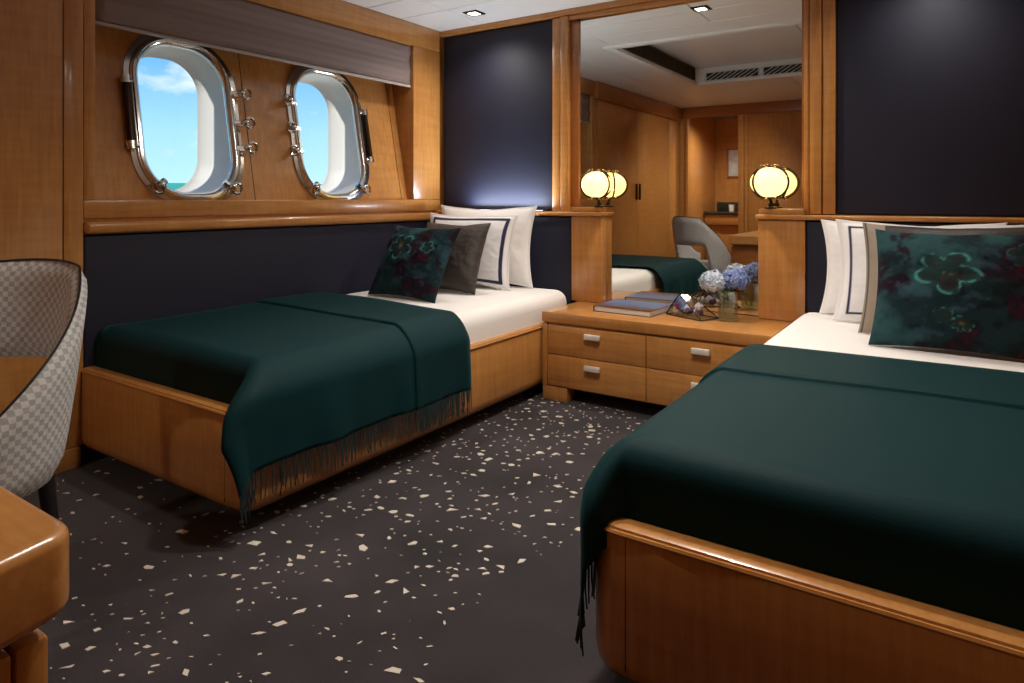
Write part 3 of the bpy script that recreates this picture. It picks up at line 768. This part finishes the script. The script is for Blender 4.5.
# ---- vase and hydrangeas
vx, vy = -.972, 3.425
va = thing('glass_vase', 'clear glass vase of water holding hydrangeas on the chest', 'vase', (vx, vy, DZ + .0005))
b = MB(); b.lathe([(.047, 0), (.050, .006), (.050, .150), (.0475, .152), (.0465, .148), (.0455, .012), (0, .010)], (vx, vy, DZ + .0005), 28); obj('glass_wall', b, m_glass, va)
b = MB(); b.lathe([(.045, .013), (.045, .085), (0, .085)], (vx, vy, DZ + .0005), 24); obj('water', b, m_water, va)
def hydrangea(label, cx, cy, cz, R, mat, seed):
    h = thing('hydrangea', label, 'flower', (vx, vy, DZ + .02), group='hydrangeas in the vase')
    rr = random.Random(seed); b = MB(); n = 150
    for i in range(n):
        z = 1 - 1.75 * (i + .5) / n; a = i * 2.39996 + rr.uniform(-.1, .1); q = math.sqrt(max(0, 1 - z * z))
        d = Vector((q * cos(a), q * sin(a), z)); c0 = Vector((cx, cy, cz)) + Vector((d.x * R, d.y * R, d.z * R * .82)) * rr.uniform(.84, 1.12)
        up = Vector((0, 0, 1)) if abs(d.z) < .9 else Vector((1, 0, 0)); e1 = d.cross(up).normalized(); e2 = d.cross(e1); tw = rr.uniform(0, 1.5)
        for k in range(4):
            t0 = tw + k * pi / 2; f1 = e1 * cos(t0) + e2 * sin(t0); f2 = -e1 * sin(t0) + e2 * cos(t0); L = R * .23 * rr.uniform(.8, 1.25)
            b.bm.faces.new([b.bm.verts.new(v) for v in (c0, c0 + f1 * L * .55 + f2 * L * .5 + d * .003, c0 + f1 * L * 1.1 + d * rr.uniform(-.010, .008), c0 + f1 * L * .55 - f2 * L * .5 + d * .003)])
    b.sphere((cx, cy, cz), R * .78, R * .78, R * .62, 14, 9)
    obj('flower_head', b, mat, h, smooth=0, recalc=False)
    b = MB(); b.tube([(vx + (cx - vx) * .25, vy + (cy - vy) * .25, DZ + .022), (vx + (cx - vx) * .5, vy + (cy - vy) * .5, DZ + .10), (cx, cy, cz - R * .5)], .0035, 6); obj('stem', b, m_stem, h)
    for k, (a, L) in enumerate(((2.6 + seed, .075), (4.6 + seed, .07))):
        base = Vector((vx + (cx - vx) * .6, vy + (cy - vy) * .6, DZ + .145)); d = Vector((cos(a), sin(a), .15)); s2 = Vector((-sin(a), cos(a), 0)); b = MB(); rows = []
        for j in range(7):
            f = j / 6; wv = .022 * sin(pi * (f * .92 + .04)); m_ = base + d * L * f + Vector((0, 0, -.03 * f * f)); rows.append([m_ - s2 * wv + Vector((0, 0, .006)), m_, m_ + s2 * wv + Vector((0, 0, .006))])
        b.strip(rows); o = obj('leaf', b, m_leaf, h, smooth=60); md = o.modifiers.new('thickness', 'SOLIDIFY'); md.thickness = .0012
hydrangea('pale blue white hydrangea head on the left of the vase', vx - .072, vy + .01, DZ + .190, .066, m_petal1, 1)
hydrangea('blue violet hydrangea head on the right of the vase', vx + .030, vy + .035, DZ + .205, .064, m_petal2, 2)

# ---- caged globe lamps standing on the piers
def globe_lamp(label, x, y):
    z0 = 1.0465
    r = thing('globe_lamp', label, 'lamp', (x, y + .04, z0), group='globe lamps beside the mirror')
    zc = z0 + .133; RX, RZ = .092, .075
    b = MB(); b.lathe([(.030, 0), (.032, .006), (.016, .012), (.013, .026)], (x, y + .040, z0), 20); b.tube([(x, y + .040, z0 + .024), (x, y + .030, z0 + .040), (x, y, zc - RZ - .003)], .008, 8); obj('base', b, m_bronze, r)
    b = MB(); b.sphere((x, y, zc), RX, RX, RZ, 32, 20); obj('glass_globe', b, m_globe, r, smooth=80)
    for zz, sg in ((zc + RZ + .003, 1), (zc - RZ - .003, -1)):
        b = MB(); b.tube([(x + .040 * cos(2 * pi * k / 24), y + .040 * sin(2 * pi * k / 24), zz) for k in range(24)], .0045, 6, closed=True)
        b.tube([(x - .040, y, zz), (x + .040, y, zz)], .003, 5); b.tube([(x, y - .040, zz), (x, y + .040, zz)], .003, 5)
        cg = obj('cage_ring', b, m_bronze, r)
        for k in range(6):
            a = 2 * pi * k / 6 + .4; obj('bead', MB().sphere((x + .040 * cos(a), y + .040 * sin(a), zz + sg * .004), .0085, u=10, v=6), m_brass, cg)
    for a in (radians(-128), radians(-15), radians(52), radians(165)):
        b = MB(); pts = []
        for k in range(17):
            f = radians(-66 + 132 * k / 16); pts.append((x + (RX + .008) * cos(f) * cos(a), y + (RX + .008) * cos(f) * sin(a), zc + (RZ + .010) * sin(f)))
        b.tube(pts, .0055, 6); obj('cage_strap', b, m_bronze, r)
globe_lamp('lit amber globe lamp in a bronze cage on the left pier', -1.768, 3.540)
globe_lamp('lit amber globe lamp in a bronze cage on the right pier', -.797, 3.540)

# ================================================================== CHAIR
ch = thing('armchair', 'grey woven upholstered chair with open back and black legs at the desk', 'chair', (-2.135, .615, 0), rotz=radians(27))
def shell_R(z): return .235 + .055 * (z - .40) / .5
def top_z(f): return .915 - .012 * min(1, f / 35) ** 2 - (.37 * (min(1, max(0, (f - 38) / 84))) ** .95)
def bot_z(f): return .635 - .275 * float(sstep(46, 66, f))
PHM = 128
b = MB(); nphi = 61; nz = 9; th_ = .042
uvs = {}
rings = []
for i in range(nphi):
    f = -PHM + 2 * PHM * i / (nphi - 1); af = abs(f); a = radians(f); zt_, zb_ = top_z(af), bot_z(af); loop = []
    for side in (0, 1):
        for j in range(nz):
            g = j / (nz - 1); g = g if side == 0 else 1 - g
            z = zb_ + (zt_ - zb_) * g; rnd = th_ / 2 * math.sqrt(max(0, 1 - (2 * g - 1) ** 8))
            R_ = shell_R(z) + (rnd if side == 0 else -rnd)
            loop.append((Vector((R_ * sin(a), R_ * cos(a) * 1.02, z)), (a * .27 + (0 if side == 0 else 3), z)))
    rings.append(loop)
V_ = [[b.bm.verts.new(q) for q, _ in L] for L in rings]; uvl = b.bm.loops.layers.uv.new('UVMap'); UVD = {v: uv for L, R2 in zip(V_, rings) for v, (_, uv) in zip(L, R2)}
n = 2 * nz
for i in range(nphi - 1):
    for k in range(n): b.bm.faces.new((V_[i][k], V_[i][(k + 1) % n], V_[i + 1][(k + 1) % n], V_[i + 1][k]))
b.bm.faces.new(V_[0][::-1]); b.bm.faces.new(V_[-1])
for fc in b.bm.faces:
    for lp in fc.loops: lp[uvl].uv = UVD[lp.vert]
obj('backrest', b, m_chair, ch, local=True, smooth=60)
b = MB(); b.tube([rings[i][nz - 1][0].lerp(rings[i][nz][0], .3) + Vector((0, 0, .003)) for i in range(nphi)], .0034, 6); obj('piping', b, m_black, ch, local=True)
b = MB(); b.lathe([(0, .365), (.18, .365), (.215, .375), (.225, .40), (.225, .43), (.21, .452), (.17, .462), (0, .466)], (0, -.015, 0), 36)
uvl = b.bm.loops.layers.uv.new('UVMap')
for fc in b.bm.faces:
    for lp in fc.loops: lp[uvl].uv = (lp.vert.co.x, lp.vert.co.y + lp.vert.co.z)
obj('seat', b, m_chair, ch, local=True, smooth=60)
for sx, sy in ((-1, -1), (1, -1), (-1, 1), (1, 1)):
    b = MB(); b.tube([(sx * .15, sy * .14, .366), (sx * .175, sy * .17, 0)], lambda f: .022 - .009 * f, 10); obj('leg', b, m_black, ch, local=True)

# ================================================================== DESK
dk = thing('desk', 'thick topped honey wood desk with rounded corner in the near left corner', 'desk', (-1.2, -.3, 0))
edge = [(-1.95, .367), (-.880, .367)]
for k in range(1, 8):
    a = radians(90 - 75 * k / 7); edge.append((-.880 + .045 * cos(a), .322 + .045 * sin(a)))
edge += [(-.815, .24), (-.785, .12), (-.765, -.05), (-.76, -.3), (-.77, YB + .02), (-1.95, YB + .02)]
def inset(pts, d):
    n_ = len(pts); o_ = []
    for k in range(n_):
        p0, p1, p2 = Vector(pts[k - 1]), Vector(pts[k]), Vector(pts[(k + 1) % n_])
        n1_ = Vector(((p1 - p0).y, -(p1 - p0).x)).normalized(); n2_ = Vector(((p2 - p1).y, -(p2 - p1).x)).normalized()
        m_ = (n1_ + n2_).normalized(); q = p1 + m_ * d / max(.4, m_.dot(n1_)); o_.append((q.x, q.y))
    return o_
b = MB(); rings = []
for k in range(14):
    f = radians(-90 + 180 * (k if k < 7 else k - 1) / 12); zc_ = .626 + .014 if k < 7 else .722 - .014
    rings.append([Vector((x, y, zc_ + .014 * sin(f))) for x, y in inset(edge, .014 * (1 - cos(f)))])
b.strip(rings, closed=True, cap=True); obj('desk_top', b, w_x, dk)
part('pedestal', w_d, dk, -1.93, -.925, -.60, .312, .0, .6255, bev=.004)
part('pedestal', w_d, dk, -1.93, -.90, YB + .02, -.90, .0, .6255, bev=.004)
yy = .345; xx = -.866
for k in range(19):
    part('stave', w_z, dk, xx - .052, xx, yy - .034, yy, .0, .600, bev=.006); yy -= .0375; xx += .0035 * max(0, 1 - k / 9)
for z0, z1 in ((.44, .60), (.25, .43), (.06, .24)):
    d_ = part('drawer', w_d, dk, -1.95, -1.93, -.58, .29, z0, z1, bev=.003)
    obj('handle', MB().box(-1.970, -1.958, -.21, -.07, (z0 + z1) / 2 - .01, (z0 + z1) / 2 + .01, .003).box(-1.96, -1.948, -.20, -.19, (z0 + z1) / 2 - .006, (z0 + z1) / 2 + .006).box(-1.96, -1.948, -.09, -.08, (z0 + z1) / 2 - .006, (z0 + z1) / 2 + .006), m_handle, d_)

# ================================================================== CEILING FITTINGS
def downlight(label, x, y, watts, group='recessed downlights', aim=(0, 0, -1), cone=150, ZC=ZC):
    r = thing('downlight', label, 'downlight', (x, y, ZC), group=group)
    obj('bezel', MB().box(x - .052, x + .052, y - .052, y + .052, ZC - .006, ZC + .001, .002), m_bronze, r)
    obj('lens', MB().box(x - .030, x + .030, y - .030, y + .030, ZC - .0075, ZC - .0055), m_lens, r)
    ld = bpy.data.lights.new('bulb', 'SPOT'); ld.energy = watts; ld.color = (1.0, .92, .82); ld.spot_size = radians(cone); ld.spot_blend = 1.0; ld.shadow_soft_size = .06
    lo_ = bpy.data.objects.new('bulb', ld); COL.objects.link(lo_); lo_.parent = r; lo_.location = (0, 0, -.03)
    lo_.rotation_euler = Vector(aim).to_track_quat('-Z', 'Y').to_euler()
downlight('square downlight in the ceiling above the bed below the portholes', -2.515, 3.345, DOWN * .5)
downlight('square downlight above the mirror, seen reflected in it', -1.305, 3.25, DOWN * .9)
downlight('square downlight above the pillows of the right hand bed', -.10, 3.36, DOWN * .3)
downlight('square fill downlight added out of view above the aisle beside the right bed', -.90, 1.85, DOWN * 1.45, ZC=ZR)  # added main fill lamp, outside the frame and the mirror view
downlight('square fill downlight added out of view above the foot of the aisle', -.97, 1.42, DOWN * 1.0, ZC=ZR)  # second added fill lamp, also kept out of the mirror
downlight('square fill downlight added out of view above the desk, aimed at the wardrobe', -1.22, .15, DOWN * 2.0, aim=(-1.45, -.75, -1.3), cone=90)  # unseen lamp added and tilted to brighten wardrobe and chair, sparing the footboards

# fill strip added on the ledge behind the pillows, brightens ceiling and navy panel
ls = thing('fill_light_strip', 'slim fill light strip added on the headboard ledge to brighten the ceiling', 'light', (-2.45, 3.563, 1.0165))
obj('housing', MB().box(-2.76, -2.14, 3.556, 3.572, 1.0165, 1.022, .001), m_bronze, ls)
obj('diffuser', MB().box(-2.75, -2.15, 3.559, 3.569, 1.022, 1.0235), emit('cool_fill_strip_lit', (.80, .90, 1.0), 4.0), ls)
ld = bpy.data.lights.new('strip_fill_light', 'AREA'); ld.shape = 'RECTANGLE'; ld.size = .58; ld.size_y = .012; ld.energy = STRIP; ld.color = (.82, .91, 1.0)
lo_ = bpy.data.objects.new('strip_fill_light', ld); COL.objects.link(lo_); lo_.parent = ls; lo_.location = (0, 0, .009)
lo_.rotation_euler = Vector((0, -.30, .95)).to_track_quat('-Z', 'Y').to_euler()

def vent(label, face, a0, a1, z0, z1, mat, n, lean):
    # grille let into a riser of the ceiling tray
    if face == 'x': P3 = lambda a, d, z: (RX0 + d, a, z)
    else: P3 = lambda a, d, z: (a, RY0 + d, z)
    def bx3(b, a_0, a_1, d0, d1, z_0, z_1):
        p, q = P3(a_0, d0, z_0), P3(a_1, d1, z_1); return b.box(p[0], q[0], p[1], q[1], p[2], q[2])
    r = thing('air_vent', label, 'vent', P3((a0 + a1) / 2, .0, z0), group='ceiling air vents')
    obj('backing', bx3(MB(), a0, a1, .0005, .002, z0, z1), m_dark, r)
    b = MB()
    for q in ((a0 - .012, a1 + .012, .0005, .012, z0 - .008, z0), (a0 - .012, a1 + .012, .0005, .012, z1, z1 + .006), (a0 - .012, a0, .0005, .012, z0, z1), (a1, a1 + .012, .0005, .012, z0, z1)): bx3(b, *q)
    obj('vent_frame', b, mat, r)
    for k in range(n):
        c0 = a0 + (a1 - a0) * (k + .5) / n
        b = MB(); pts = [P3(c0 - lean, .004, z0), P3(c0 + lean, .004, z1)]; b.tube(pts, .0045, 4); obj('slat', b, mat, r)
vent('brown slatted air vent in the side of the ceiling tray, seen in the mirror', 'x', .74, 2.44, 2.274, 2.384, m_grille, 44, .04)
vent('pale air vent in the end of the ceiling tray, seen in the mirror', 'y', -2.10, -1.60, 2.274, 2.346, m_vent, 9, .06)
vent('pale air vent in the end of the ceiling tray, hidden half by the column', 'y', -1.55, -1.05, 2.274, 2.346, m_vent, 9, .06)

# ================================================================== WASHROOM BEYOND THE DOORWAY (seen in the mirror)
vn = thing('vanity', 'wood washroom vanity with a dark stone top beyond the doorway', 'vanity', (-2.45, -2.31, 0))
part('cabinet', w_z, vn, -2.99, -1.91, -2.63, -2.14, .0, .72, bev=.004)
part('apron', w_x, vn, -2.99, -1.91, -2.63, -2.09, .722, .868, bev=.01)
part('stone_top', m_stone, vn, -2.99, -1.905, -2.635, -2.07, .870, .905, bev=.004)
part('backsplash', m_stone, vn, -2.97, -1.95, -2.638, -2.622, .906, 1.04, bev=.003)
cu = obj('cup', MB().lathe([(.028, 0), (.034, .004), (.040, .10), (.037, .10), (.030, .008), (0, .007)], (-2.69, -2.38, .9055), 18), m_white, origin=(-2.69, -2.38, .9055))
tag(cu, 'small white cup on the washroom vanity', 'cup')
pc = thing('picture', 'pale framed picture on the washroom wall', 'picture', (-2.70, -2.638, 1.62))
b = MB(); b.box(-2.82, -2.58, -2.638, -2.615, 1.40, 1.42).box(-2.82, -2.58, -2.638, -2.615, 1.80, 1.82).box(-2.82, -2.80, -2.638, -2.615, 1.42, 1.80).box(-2.60, -2.58, -2.638, -2.615, 1.42, 1.80)
obj('picture_frame', b, w_d, pc); obj('paper', MB().box(-2.80, -2.60, -2.637, -2.625, 1.42, 1.80), m_art, pc)
downlight('square downlight in the washroom ceiling', -2.50, -1.55, DOWN * 1.6)
